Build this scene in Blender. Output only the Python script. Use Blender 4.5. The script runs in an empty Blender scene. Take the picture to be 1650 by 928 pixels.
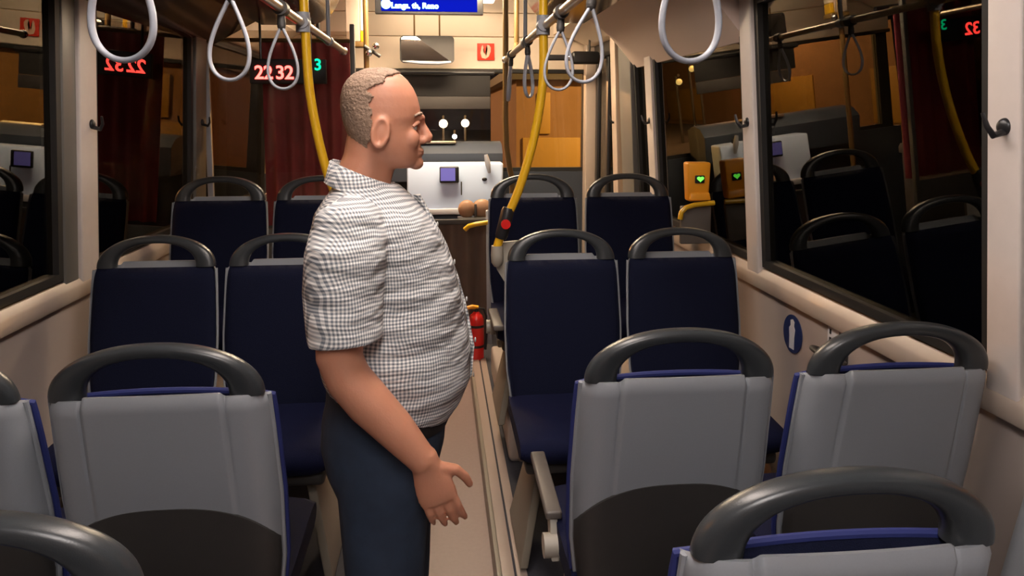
import bpy, bmesh, math, random
from mathutils import Vector, Matrix, Euler
random.seed(4)
C = bpy.context.scene.collection
PI = math.pi
# ------------------------------------------------------------------ camera, world, exposure
sc = bpy.context.scene
F_PX, VPX, VPY, PITCH = 1190.0, 708.0, 188.0, math.radians(6)
cam_d = bpy.data.cameras.new('camera'); cam = bpy.data.objects.new('camera', cam_d); C.objects.link(cam)
cam.location = (0, 0, 1.58)
cam.rotation_euler = (PI/2 - PITCH, 0, -math.atan(117/1190))
cam_d.lens = F_PX/1650*36
cam_d.shift_y = -(464-313.07)/1650
cam_d.clip_start = .05; cam_d.clip_end = 300
sc.camera = cam
w = bpy.data.worlds.new('night'); sc.world = w; w.use_nodes = True
bg = w.node_tree.nodes['Background']; bg.inputs[0].default_value = (.055, .035, .03, 1); bg.inputs[1].default_value = .25
sc.view_settings.view_transform = 'Standard'; sc.view_settings.look = 'None'
sc.view_settings.exposure = 0.0; sc.view_settings.gamma = 1; sc.view_settings.use_curve_mapping = False
REAR_LIGHT, MID_LIGHT, FRONT_LIGHT, HEADER_FILL = 30.0, 23.0, 80.0, 7.0

# ------------------------------------------------------------------ materials
MATS = {}
def mat(name, col, rough=.5, metal=0, emit=None, es=0, noise=0, nscale=30, bump=0, bscale=200, coat=0, spec=None):
    m = bpy.data.materials.new(name); m.use_nodes = True
    nt = m.node_tree; b = nt.nodes['Principled BSDF']
    b.inputs['Base Color'].default_value = (*col, 1); b.inputs['Roughness'].default_value = rough
    b.inputs['Metallic'].default_value = metal
    if coat: b.inputs['Coat Weight'].default_value = coat; b.inputs['Coat Roughness'].default_value = .15
    if spec is not None: b.inputs['Specular IOR Level'].default_value = spec
    if emit: b.inputs['Emission Color'].default_value = (*emit, 1); b.inputs['Emission Strength'].default_value = es
    tc = nt.nodes.new('ShaderNodeTexCoord')
    if noise:
        n = nt.nodes.new('ShaderNodeTexNoise'); n.inputs['Scale'].default_value = nscale; n.inputs['Detail'].default_value = 5
        nt.links.new(tc.outputs['Object'], n.inputs['Vector'])
        mx = nt.nodes.new('ShaderNodeMix'); mx.data_type = 'RGBA'
        mx.inputs[6].default_value = (*[c*(1-noise) for c in col], 1); mx.inputs[7].default_value = (*[min(1, c*(1+noise)) for c in col], 1)
        nt.links.new(n.outputs['Fac'], mx.inputs[0]); nt.links.new(mx.outputs[2], b.inputs['Base Color'])
    if bump:
        n2 = nt.nodes.new('ShaderNodeTexNoise'); n2.inputs['Scale'].default_value = bscale; n2.inputs['Detail'].default_value = 3
        nt.links.new(tc.outputs['Object'], n2.inputs['Vector'])
        bp = nt.nodes.new('ShaderNodeBump'); bp.inputs['Strength'].default_value = bump; bp.inputs['Distance'].default_value = .01
        nt.links.new(n2.outputs['Fac'], bp.inputs['Height']); nt.links.new(bp.outputs[0], b.inputs['Normal'])
    MATS[name] = m
    return m
cream = mat('cream_panel', (.37, .31, .28), .45, noise=.05, nscale=6)
creamd = mat('cream_trim', (.46, .375, .31), .38, noise=.04)
headm = mat('header_panel', (.84, .73, .60), .5, noise=.05, nscale=4)
pillm = mat('pillar_paint', (.64, .57, .53), .45, noise=.04)
pilld = mat('grey_frame', (.13, .125, .115), .4)
duct = mat('duct_plastic', (.055, .047, .043), .14)
covel = mat('dark_cove', (.07, .045, .040), .10)
covem = mat('beige_cove', (.74, .60, .53), .4)
floorm = mat('floor_vinyl', (.23, .16, .15), .45, noise=.10, nscale=60)
stripm = mat('step_trim', (.32, .25, .215), .4)
podm = mat('podium_carpet', (.035, .035, .045), .9, noise=.3, nscale=80)
rubber = mat('black_rubber', (.012, .012, .012), .6)
black = mat('black_plastic', (.015, .015, .017), .35)
shellm = mat('silver_plastic', (.255, .270, .295), .33, noise=.05, nscale=300, coat=.15)
kickm = mat('charcoal_plastic', (.040, .037, .035), .5, noise=.1, nscale=40, bump=.15, bscale=600)
handm = mat('handle_grey', (.032, .036, .040), .30, noise=.05, bump=.05, bscale=500)
navy = mat('navy_fabric', (.0028, .0046, .020), .85, noise=.25, nscale=250, bump=.3, bscale=500, spec=.2)
blue = mat('blue_fabric', (.0035, .0055, .030), .8, noise=.25, nscale=250, bump=.3, bscale=500, spec=.2)
piping = mat('blue_piping', (.014, .022, .13), .7)
legm = mat('beige_metal', (.22, .19, .15), .4)
armm = mat('armrest_grey', (.11, .095, .085), .45)
hingem = mat('cream_hinge', (.36, .33, .28), .4)
yellow = mat('yellow_coat', (.66, .38, .012), .30, noise=.04, coat=.3)
brass = mat('brushed_rail', (.46, .38, .28), .28, .85)
bronze = mat('bronze_pole', (.17, .10, .03), .35, .1)
jointm = mat('joint_grey', (.24, .25, .28), .4)
strapm = mat('strap_grey', (.35, .37, .42), .42, noise=.06)
white = mat('white_plastic', (.56, .70, .95), .4)
chrome = mat('chrome', (.8, .8, .8), .12, 1)
mirrm = mat('mirror_glass', (.75, .75, .75), .03, 1)
redp = mat('red_paint', (.62, .012, .010), .3, coat=.4)
redsign = mat('sign_red', (.80, .05, .02), .45)
signw = mat('sign_white', (.90, .60, .45), .5)
maroon = mat('maroon_curtain', (.42, .075, .11), .8, noise=.3, nscale=8)
brownc = mat('brown_curtain', (.085, .055, .042), .8, noise=.2, nscale=8)
leather = mat('tan_leather', (.34, .19, .11), .5, noise=.15, nscale=20)
dash = mat('dashboard_grey', (.045, .055, .075), .5)
visor = mat('visor_fabric', (.010, .009, .009), .7)
visorl = mat('visor_trim', (.03, .025, .023), .6)
orange = mat('orange_plastic', (.85, .34, .02), .35)
stick_b = mat('sticker_blue', (.012, .025, .10), .4)
stick_w = mat('sticker_white', (.62, .62, .66), .4)
asphalt = mat('asphalt', (.06, .052, .045), .85, noise=.3, nscale=12)
facade = mat('facade_brick', (.20, .12, .06), .85, noise=.25, nscale=3)
frosted = mat('amber_board', (.30, .19, .04), .6)
redled = mat('led_red', (.3, 0, 0), .5, emit=(1, .05, .04), es=11)
greenled = mat('led_green', (0, .2, .1), .5, emit=(.0, .9, .32), es=2.2)
green2 = mat('validator_green', (0, .2, .0), .5, emit=(.15, 1, .08), es=2)
scr_blue = mat('screen_blue', (0, 0, .01), 1, spec=0, emit=(.004, .012, .48), es=1.0)
scr_cyan = mat('screen_text', (.1, .5, .6), .3, emit=(.22, .72, 1.0), es=1.1)

scr_pur = mat('screen_purple', (.1, .1, .2), .3, emit=(.12, .10, .42), es=.9)
lampw = mat('lamp_diffuser', (.8, .8, .8), .4, emit=(1, .86, .70), es=1)
lamp_rear = mat('rear_diffuser', (.8, .8, .8), .4, emit=(1, .91, .86), es=REAR_LIGHT)
lamp_mid = mat('mid_diffuser', (.8, .8, .8), .4, emit=(1, .86, .76), es=MID_LIGHT)
fill_header = mat('header_fill_diffuser', (.8, .8, .8), .4, emit=(1, .76, .50), es=HEADER_FILL)
lamp_front = mat('front_diffuser', (.8, .8, .8), .4, emit=(1, .76, .50), es=FRONT_LIGHT)
street = mat('street_bulb', (.8, .7, .5), .4, emit=(1, .78, .50), es=12)
streetw = mat('white_bulb', (.8, .8, .8), .4, emit=(.85, .93, 1), es=6)
streety = mat('yellow_bulb', (.8, .7, .3), .4, emit=(1, .75, .25), es=2.5)
skin = mat('skin', (.53, .235, .145), .5, noise=.12, nscale=14, bump=.06, bscale=120)
skin.node_tree.nodes['Principled BSDF'].inputs['Subsurface Weight'].default_value = .08
hairm = mat('greying_hair', (.30, .20, .14), .8, noise=.4, nscale=60, bump=.6, bscale=160)
eyem = mat('eye_white', (.42, .38, .35), .25)
pupil = mat('pupil', (.02, .015, .01), .2)
denim = mat('dark_denim', (.020, .034, .064), .85, noise=.35, nscale=18, bump=.25, bscale=25)
shoem = mat('shoe_leather', (.02, .016, .014), .4)
buttonm = mat('shirt_button', (.5, .5, .5), .3)

def glassmat(name, tint, ior, gl=.0):
    m = bpy.data.materials.new(name); m.use_nodes = True; nt = m.node_tree
    for n in list(nt.nodes): nt.nodes.remove(n)
    o = nt.nodes.new('ShaderNodeOutputMaterial'); mx = nt.nodes.new('ShaderNodeMixShader')
    t = nt.nodes.new('ShaderNodeBsdfTransparent'); g = nt.nodes.new('ShaderNodeBsdfGlossy'); f = nt.nodes.new('ShaderNodeFresnel')
    t.inputs[0].default_value = (*tint, 1); g.inputs['Roughness'].default_value = gl; f.inputs[0].default_value = ior
    g.inputs[0].default_value = (.95, .90, .80, 1)
    nt.links.new(f.outputs[0], mx.inputs[0]); nt.links.new(t.outputs[0], mx.inputs[1]); nt.links.new(g.outputs[0], mx.inputs[2])
    nt.links.new(mx.outputs[0], o.inputs[0])
    return m
glass_side = glassmat('side_glass', (.55, .5, .42), 1.75)
glass_front = glassmat('windscreen_glass', (.85, .85, .85), 1.35)
glass_part = glassmat('screen_glass', (.8, .75, .7), 1.45)

# checked shirt: fine two-way check woven in object space
def shirtmat():
    m = bpy.data.materials.new('checked_cotton'); m.use_nodes = True; nt = m.node_tree; b = nt.nodes['Principled BSDF']
    N = nt.nodes.new; L = nt.links.new
    tc = N('ShaderNodeTexCoord'); sep = N('ShaderNodeSeparateXYZ')
    nz = N('ShaderNodeTexNoise'); nz.inputs['Scale'].default_value = 7; nz.inputs['Detail'].default_value = 2
    L(tc.outputs['Object'], nz.inputs['Vector'])
    va = N('ShaderNodeVectorMath'); va.operation = 'SCALE'; va.inputs['Scale'].default_value = .03
    L(nz.outputs['Color'], va.inputs[0])
    vb = N('ShaderNodeVectorMath'); vb.operation = 'ADD'; L(tc.outputs['Object'], vb.inputs[0]); L(va.outputs[0], vb.inputs[1])
    L(vb.outputs[0], sep.inputs[0])
    add = N('ShaderNodeMath'); add.operation = 'ADD'; L(sep.outputs['X'], add.inputs[0]); L(sep.outputs['Y'], add.inputs[1])
    def stripe(sock):
        mu = N('ShaderNodeMath'); mu.operation = 'MULTIPLY'; mu.inputs[1].default_value = 2*PI/.0082; L(sock, mu.inputs[0])
        s = N('ShaderNodeMath'); s.operation = 'SINE'; L(mu.outputs[0], s.inputs[0])
        r = N('ShaderNodeMapRange'); r.inputs[1].default_value = -.2; r.inputs[2].default_value = .2; L(s.outputs[0], r.inputs[0])
        return r.outputs[0]
    a, c = stripe(add.outputs[0]), stripe(sep.outputs['Z'])
    sm = N('ShaderNodeMath'); sm.operation = 'ADD'; L(a, sm.inputs[0]); L(c, sm.inputs[1])
    hf = N('ShaderNodeMath'); hf.operation = 'MULTIPLY'; hf.inputs[1].default_value = .5; L(sm.outputs[0], hf.inputs[0])
    cr = N('ShaderNodeValToRGB'); cr.color_ramp.elements[0].color = (.15, .17, .20, 1); cr.color_ramp.elements[1].color = (.88, .86, .84, 1)
    e = cr.color_ramp.elements.new(.5); e.color = (.46, .465, .475, 1)
    L(hf.outputs[0], cr.inputs[0]); L(cr.outputs[0], b.inputs['Base Color']); b.inputs['Roughness'].default_value = .85
    # soft folds
    wv = N('ShaderNodeTexNoise'); wv.inputs['Scale'].default_value = 5.5; wv.inputs['Detail'].default_value = 3
    mp = N('ShaderNodeMapping'); mp.inputs['Rotation'].default_value = (0, .5, 0); mp.inputs['Scale'].default_value = (.7, 1, 2.6)
    L(tc.outputs['Object'], mp.inputs[0]); L(mp.outputs[0], wv.inputs['Vector'])
    bp = N('ShaderNodeBump'); bp.inputs['Strength'].default_value = .9; bp.inputs['Distance'].default_value = .05
    L(wv.outputs['Fac'], bp.inputs['Height']); L(bp.outputs[0], b.inputs['Normal'])
    return m
shirtm = shirtmat()

# ------------------------------------------------------------------ mesh helpers
def obj(name, bm, m=None, parent=None, smooth=True, loc=None, rot=None, ang=35):
    bmesh.ops.recalc_face_normals(bm, faces=bm.faces)
    if smooth:
        for f in bm.faces: f.smooth = True
        lim = math.radians(ang)
        for e in bm.edges:
            if len(e.link_faces) == 2 and e.calc_face_angle(0) > lim: e.smooth = False
    me = bpy.data.meshes.new(name); bm.to_mesh(me); bm.free()
    o = bpy.data.objects.new(name, me); C.objects.link(o)
    if m: me.materials.append(m)
    if parent: o.parent = parent
    if loc: o.location = loc
    if rot: o.rotation_euler = rot
    return o
def tag(o, label=None, cat=None, group=None, kind=None):
    if label: o['label'] = label
    if cat: o['category'] = cat
    if group: o['group'] = group
    if kind: o['kind'] = kind
    return o
def empty(name, loc=(0, 0, 0), rz=0):
    o = bpy.data.objects.new(name, None); C.objects.link(o); o.location = loc; o.rotation_euler = (0, 0, rz); o.empty_display_size = .1
    return o
def prism(bm, pts8, bev=0):
    """pts8: bottom quad then top quad"""
    b2 = bmesh.new()
    v = [b2.verts.new(p) for p in pts8]
    for q in ((0,1,2,3), (7,6,5,4), (0,4,5,1), (1,5,6,2), (2,6,7,3), (3,7,4,0)): b2.faces.new([v[i] for i in q])
    if bev: bmesh.ops.bevel(b2, geom=list(b2.edges), offset=bev, segments=3, affect='EDGES', profile=.5)
    me = bpy.data.meshes.new('t'); b2.to_mesh(me); b2.free(); bm.from_mesh(me); bpy.data.meshes.remove(me)
def box(bm, a, b, bev=0):
    (x0, y0, z0), (x1, y1, z1) = a, b
    prism(bm, [(x0,y0,z0), (x1,y0,z0), (x1,y1,z0), (x0,y1,z0), (x0,y0,z1), (x1,y0,z1), (x1,y1,z1), (x0,y1,z1)], bev)
    return bm
def B(): return bmesh.new()
def loft(bm, rings, closed=False, cap=True):
    vs = [[bm.verts.new(p) for p in r] for r in rings]
    n = len(vs[0]); m = len(vs)
    for i in range(m if closed else m-1):
        a, b = vs[i], vs[(i+1) % m]
        for j in range(n): bm.faces.new((a[j], a[(j+1) % n], b[(j+1) % n], b[j]))
    if cap and not closed:
        bm.faces.new(vs[0][::-1]); bm.faces.new(vs[-1])
    return bm
def tube(bm, pts, r, n=16, closed=False, flat=1.0, up=None):
    pts = [Vector(p) for p in pts]; m = len(pts); rings = []
    rr = r if isinstance(r, (list, tuple)) else [r]*m
    prev = None
    for i, p in enumerate(pts):
        if closed: d = pts[(i+1) % m] - pts[i-1]
        else: d = pts[min(i+1, m-1)] - pts[max(i-1, 0)]
        d.normalize()
        if up is not None: a = Vector(up)
        elif prev is None: a = Vector((0, 0, 1)) if abs(d.z) < .9 else Vector((0, 1, 0))
        else: a = prev
        a = (a - d*a.dot(d)).normalized(); b = d.cross(a); prev = a
        rings.append([p + a*math.cos(t)*rr[i]*flat + b*math.sin(t)*rr[i] for t in (2*PI*k/n for k in range(n))])
    return loft(bm, rings, closed)
def cyl(bm, a, b, r, r2=None, n=24): return tube(bm, [a, b], [r, r2 if r2 is not None else r], n)
def ball(bm, c, r, s=(1, 1, 1), u=20, v=12):
    bmesh.ops.create_uvsphere(bm, u_segments=u, v_segments=v, radius=r, matrix=Matrix.Translation(c) @ Matrix.Diagonal((*s, 1)))
    return bm
def slab(bm, nu, nv, P):
    """closed skin over u in -1..1, v in 0..1; P(u,v,side) with side 0 back / 1 front"""
    us = [-1 + 2*i/nu for i in range(nu+1)]; vs_ = [j/nv for j in range(nv+1)]
    g = [[[bm.verts.new(P(u, v, s)) for u in us] for v in vs_] for s in (0, 1)]
    for s in (0, 1):
        for j in range(nv):
            for i in range(nu): bm.faces.new((g[s][j][i], g[s][j][i+1], g[s][j+1][i+1], g[s][j+1][i]))
    for j in range(nv):
        for i in (0, nu): bm.faces.new((g[0][j][i], g[1][j][i], g[1][j+1][i], g[0][j+1][i]))
    for i in range(nu):
        for j in (0, nv): bm.faces.new((g[0][j][i], g[0][j][i+1], g[1][j][i+1], g[1][j][i]))
    return bm
def text_mesh(s, size, m, parent, name, extrude=.001, bold=0, loc=(0,0,0), rot=(PI/2, 0, 0), spacing=1.0):
    cu = bpy.data.curves.new(name, 'FONT'); cu.body = s; cu.size = size; cu.extrude = extrude; cu.offset = bold
    cu.align_x = 'CENTER'; cu.align_y = 'CENTER'; cu.space_character = spacing; cu.resolution_u = 4
    t = bpy.data.objects.new('tmp', cu); C.objects.link(t)
    dg = bpy.context.evaluated_depsgraph_get(); me = bpy.data.meshes.new_from_object(t.evaluated_get(dg))
    bpy.data.objects.remove(t); me.name = name
    o = bpy.data.objects.new(name, me); C.objects.link(o); me.materials.clear(); me.materials.append(m)
    o.parent = parent; o.location = loc; o.rotation_euler = rot
    return o
def struct(name, bm, m, parent=None, smooth=True):
    o = obj(name, bm, m, parent, smooth)
    if parent is None: tag(o, kind='structure')
    return o
def xr(z): return 1.205 - .071*max(0, z-1.02)
def xl(z): return -(1.29 - .045*max(0, z-1.02))
def wbox(bm, side, y0, y1, z0, z1, t_in, t_out, bev=0):
    """box lying along the leaning side wall: t_in towards the aisle, t_out outwards"""
    f, s = (xr, 1) if side == 'r' else (xl, -1)
    a0, b0, a1, b1 = f(z0)-s*t_in, f(z0)+s*t_out, f(z1)-s*t_in, f(z1)+s*t_out
    prism(bm, [(a0,y0,z0), (b0,y0,z0), (b0,y1,z0), (a0,y1,z0), (a1,y0,z1), (b1,y0,z1), (b1,y1,z1), (a1,y1,z1)], bev)

# ------------------------------------------------------------------ structure
CEIL = 2.46
struct('floor', box(B(), (-.30, -1.6, -.06), (.18, 5.0, 0)), floorm)
o = struct('trim_1', box(B(), (.18, -1.6, -.06), (1.30, 5.0, .10), .004), podm)
o = struct('trim_2', box(B(), (-1.40, -1.6, -.06), (-.30, 4.2, .10), .004), podm)
bm = B(); box(bm, (.172, -1.5, .004), (.1795, 4.4, .088)); box(bm, (.172, -1.5, .0885), (.188, 4.4, .104), .002)
struct('trim_3', bm, legm)
bm = B(); box(bm, (.188, -1.5, .1005), (.228, 4.4, .106), .001); box(bm, (.236, -1.5, .1005), (.27, 4.4, .107), .001)
struct('trim_4', bm, stripm)
struct('trim_5', box(B(), (-.31, -1.5, .02), (-.2985, 4.2, .106), .002), legm)
# wheel-arch boxes that lift the far seats
struct('trim_6', box(B(), (.285, 3.02, .10), (1.20, 4.15, .265), .02), cream)
struct('trim_7', box(B(), (-1.285, 3.02, .10), (-.32, 4.15, .265), .02), cream)
# side walls under the windows
for side, nm in (('r', 'wall_right'), ('l', 'wall_left')):
    s = 1 if side == 'r' else -1; X = 1.205 if side == 'r' else 1.29
    ye = 4.75 if side == 'r' else 5.9
    bm = B(); box(bm, (s*X, -1.6, .0), (s*(X+.05), ye, .95))
    struct(nm, bm, cream)
    bm = B()   # moulded sill: sloped top, face, and underside line
    prof = [(-.0, .940), (.021, .941), (.024, .945), (.026, .985), (.023, .993), (.008, 1.014), (-.05, 1.022), (-.05, .940)]
    loft(bm, [[(s*(X-p), y, z) for p, z in prof] for y in (-1.5, ye)])
    struct('trim_'+('8' if side == 'r' else '9'), bm, creamd)
# near lower right: grey wheel-arch cover
bm = B(); prism(bm, [(1.09,-1.5,.1), (1.204,-1.5,.1), (1.204,1.50,.1), (1.09,1.40,.1), (1.10,-1.5,.90), (1.204,-1.5,.92), (1.204,1.30,.92), (1.10,1.235,.90)], .03)
struct('trim_10', bm, shellm)
# window pillars
def pillar(n, side, y0, y1, m, z0=1.0, z1=2.05, t=.022):
    bm = B(); wbox(bm, side, y0, y1, z0, z1, t, .03, .006); return struct(n, bm, m)
pillar('trim_11', 'r', 1.36, 1.452, pillm, .98)
pillar('trim_12', 'r', 2.615, 2.715, pillm, .99, 2.18)
pillar('trim_13', 'r', 3.90, 4.02, pillm, .99)
pillar('trim_14', 'r', 4.30, 4.58, pilld, .6, 2.15)
pillar('trim_15', 'r', 4.62, 4.74, creamd, .1, 2.2, .03)
pillar('trim_16', 'l', 2.72, 2.85, pillm, .99)
pillar('trim_17', 'l', 2.62, 2.715, pilld, 1.0, 2.02, .012)
pillar('trim_18', 'l', 3.96, 4.13, pilld, .99)
# window frames + panes
def window(n, side, y0, y1, z0=1.022, z1=2.0, fr=.03, fm=rubber):
    bm = B()
    wbox(bm, side, y0, y0+fr, z0, z1, .008, .03); wbox(bm, side, y1-fr, y1, z0, z1, .008, .03)
    wbox(bm, side, y0+fr, y1-fr, z0, z0+.028, .008, .03); wbox(bm, side, y0+fr, y1-fr, z1-.02, z1, .008, .03)
    f = struct(n, bm, fm)
    bm = B(); wbox(bm, side, y0+fr, y1-fr, z0+.028, z1-.02, -.012, .018)
    p = obj('glass_pane', bm, glass_side, f, smooth=False)
window('window_1', 'r', -1.4, 1.355)
window('window_2', 'r', 1.455, 2.612, fm=rubber)
window('window_3', 'r', 2.72, 3.897)
window('window_4', 'r', 4.025, 4.297)
window('window_5', 'l', -1.4, 2.617)
window('window_6', 'l', 2.855, 3.957)
window('window_7', 'l', 4.135, 5.55)
# rear wall and front corner
struct('wall_upper_right', box(B(), (1.160, -1.6, 2.001), (1.32, 5.7, CEIL+.04)), black)
struct('wall_upper_left', box(B(), (-1.40, -1.6, 2.001), (-1.262, 5.7, CEIL+.04)), black)
struct('wall_rear', box(B(), (-1.35, -1.66, -.06), (1.3, -1.6, CEIL)), cream)
bm = B(); box(bm, (-1.4, -1.6, CEIL), (1.35, 6.0, CEIL+.05)); struct('ceiling', bm, cream)
# overhead ducts, rounded inner edge, along both sides, and the coves that run down to the windows
def duct_profile(s, xi, xo, zb):
    pts = [(xi, CEIL-.01), (xi-.0, zb+.22)]
    for k in range(9):
        t = PI/2*k/8; pts.append((xi+.20*(1-math.cos(t)), zb+.22-.22*math.sin(t)))
    pts += [(xo, zb), (xo+.12, CEIL-.01)]
    return [(s*x, z) for x, z in pts]
bm = B(); loft(bm, [[(x, y, z) for x, z in duct_profile(1, .50, .86, 2.13)] for y in (-1.5, 4.40)]); struct('trim_19', bm, duct)
bm = B(); loft(bm, [[(x, y, z) for x, z in duct_profile(-1, .55, 1.0, 2.10)] for y in (-1.5, 4.40)]); struct('trim_20', bm, duct)
def cove(n, s, y0, y1, x0, z0, x1, z1, bulge, m):
    bm = B(); ins = []
    for k in range(11):
        t = k/10; ins.append((s*(x0+(x1-x0)*t + bulge*math.sin(PI*t)*.4), z0+(z1-z0)*t - bulge*math.sin(PI*t)))
    prof = ins + [(s*(x1+.06), z1), (s*(x1+.06), z0+.15), (s*x0, z0+.15)]
    loft(bm, [[(x, y, z) for x, z in prof] for y in (y0, y1)]); return struct(n, bm, m)
cove('trim_21', 1, 2.72, 4.30, .86, 2.14, 1.150, 1.865, -.05, covem)
cove('trim_22', 1, -1.5, 2.60, .86, 2.14, 1.137, 2.03, .0, black)
cove('trim_23', 1, 4.365, 5.58, .86, 2.19, 1.13, 2.10, -.02, headm)
cove('trim_24', -1, -1.5, 4.30, 1.0, 2.11, 1.243, 1.975, .0, covel)
cove('trim_25', -1, 4.31, 5.58, 1.0, 2.18, 1.243, 2.03, .0, headm)
# front header above the windscreen with panel joints
bm = B()
box(bm, (-1.25, 5.60, 1.935), (1.16, 5.66, 2.17), .004); box(bm, (-1.25, 5.595, 2.174), (1.16, 5.66, 2.345), .004); box(bm, (-1.25, 5.59, 2.349), (1.16, 5.66, CEIL), .004)
struct('wall_front', bm, headm)
struct('trim_26', box(B(), (-1.25, 5.58, 1.905), (1.16, 5.66, 1.932), .004), rubber)
bm = B(); box(bm, (1.095, 5.50, .05), (1.215, 5.60, 2.12), .012); struct('trim_27', bm, creamd)
bm = B(); box(bm, (-1.3, 5.62, .0), (1.2, 5.7, 1.16)); struct('wall_below_windscreen', bm, dash)
# windscreen
bm = B(); box(bm, (-1.25, 5.64, 1.16), (-1.16, 5.70, 1.93)); box(bm, (1.10, 5.64, 1.16), (1.2, 5.70, 1.93)); box(bm, (-1.16, 5.64, 1.16), (1.10, 5.70, 1.19))
f = struct('window_8', bm, rubber)
obj('glass_pane', box(B(), (-1.16, 5.665, 1.19), (1.10, 5.672, 1.93)), glass_front, f, smooth=False)
# passenger door at the front right: black frame, glass
bm = B()
for a, b in (((4.75, 4.83)), ((5.09, 5.16)), ((5.42, 5.495))): box(bm, (1.17, a, .02), (1.205, b, 2.08), .004)
for z0, z1 in ((.02, .12), (.95, 1.02), (2.0, 2.08)): box(bm, (1.172, 4.84, z0), (1.203, 5.41, z1))
f = struct('door_1', bm, black)
obj('glass_pane', box(B(), (1.185, 4.80, .12), (1.190, 5.44, 2.02)), glass_side, f, smooth=False)
struct('floor_front', box(B(), (-1.3, 5.001, -.06), (1.2, 5.62, 0)), floorm)
# ceiling fixtures along the centre; the header one is added to brighten the header
for nm, y0, y1, hw, mm, lab in (('rear', -1.1, .1, .16, lamp_rear, 'long ceiling light over the rear of the aisle'), ('mid', .9, 2.2, .14, lamp_mid, 'ceiling light over the middle of the aisle'), ('front', 4.55, 4.85, .38, lamp_front, 'warm wide ceiling light just before the information screen'), ('header', 5.12, 5.40, .40, fill_header, 'added ceiling light between the information screen and front header, brightening the header')):
    e = empty('ceiling_light', (0, (y0+y1)/2, CEIL)); tag(e, lab, 'light', 'ceiling lights')
    L = (y1-y0)/2
    obj('housing', box(B(), (-hw-.02, -L-.02, -.03), (hw+.02, L+.02, -.001), .008), white, e)
    obj('diffuser', box(B(), (-hw, -L, -.075), (hw, L, -.031), .015), mm, e)

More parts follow.
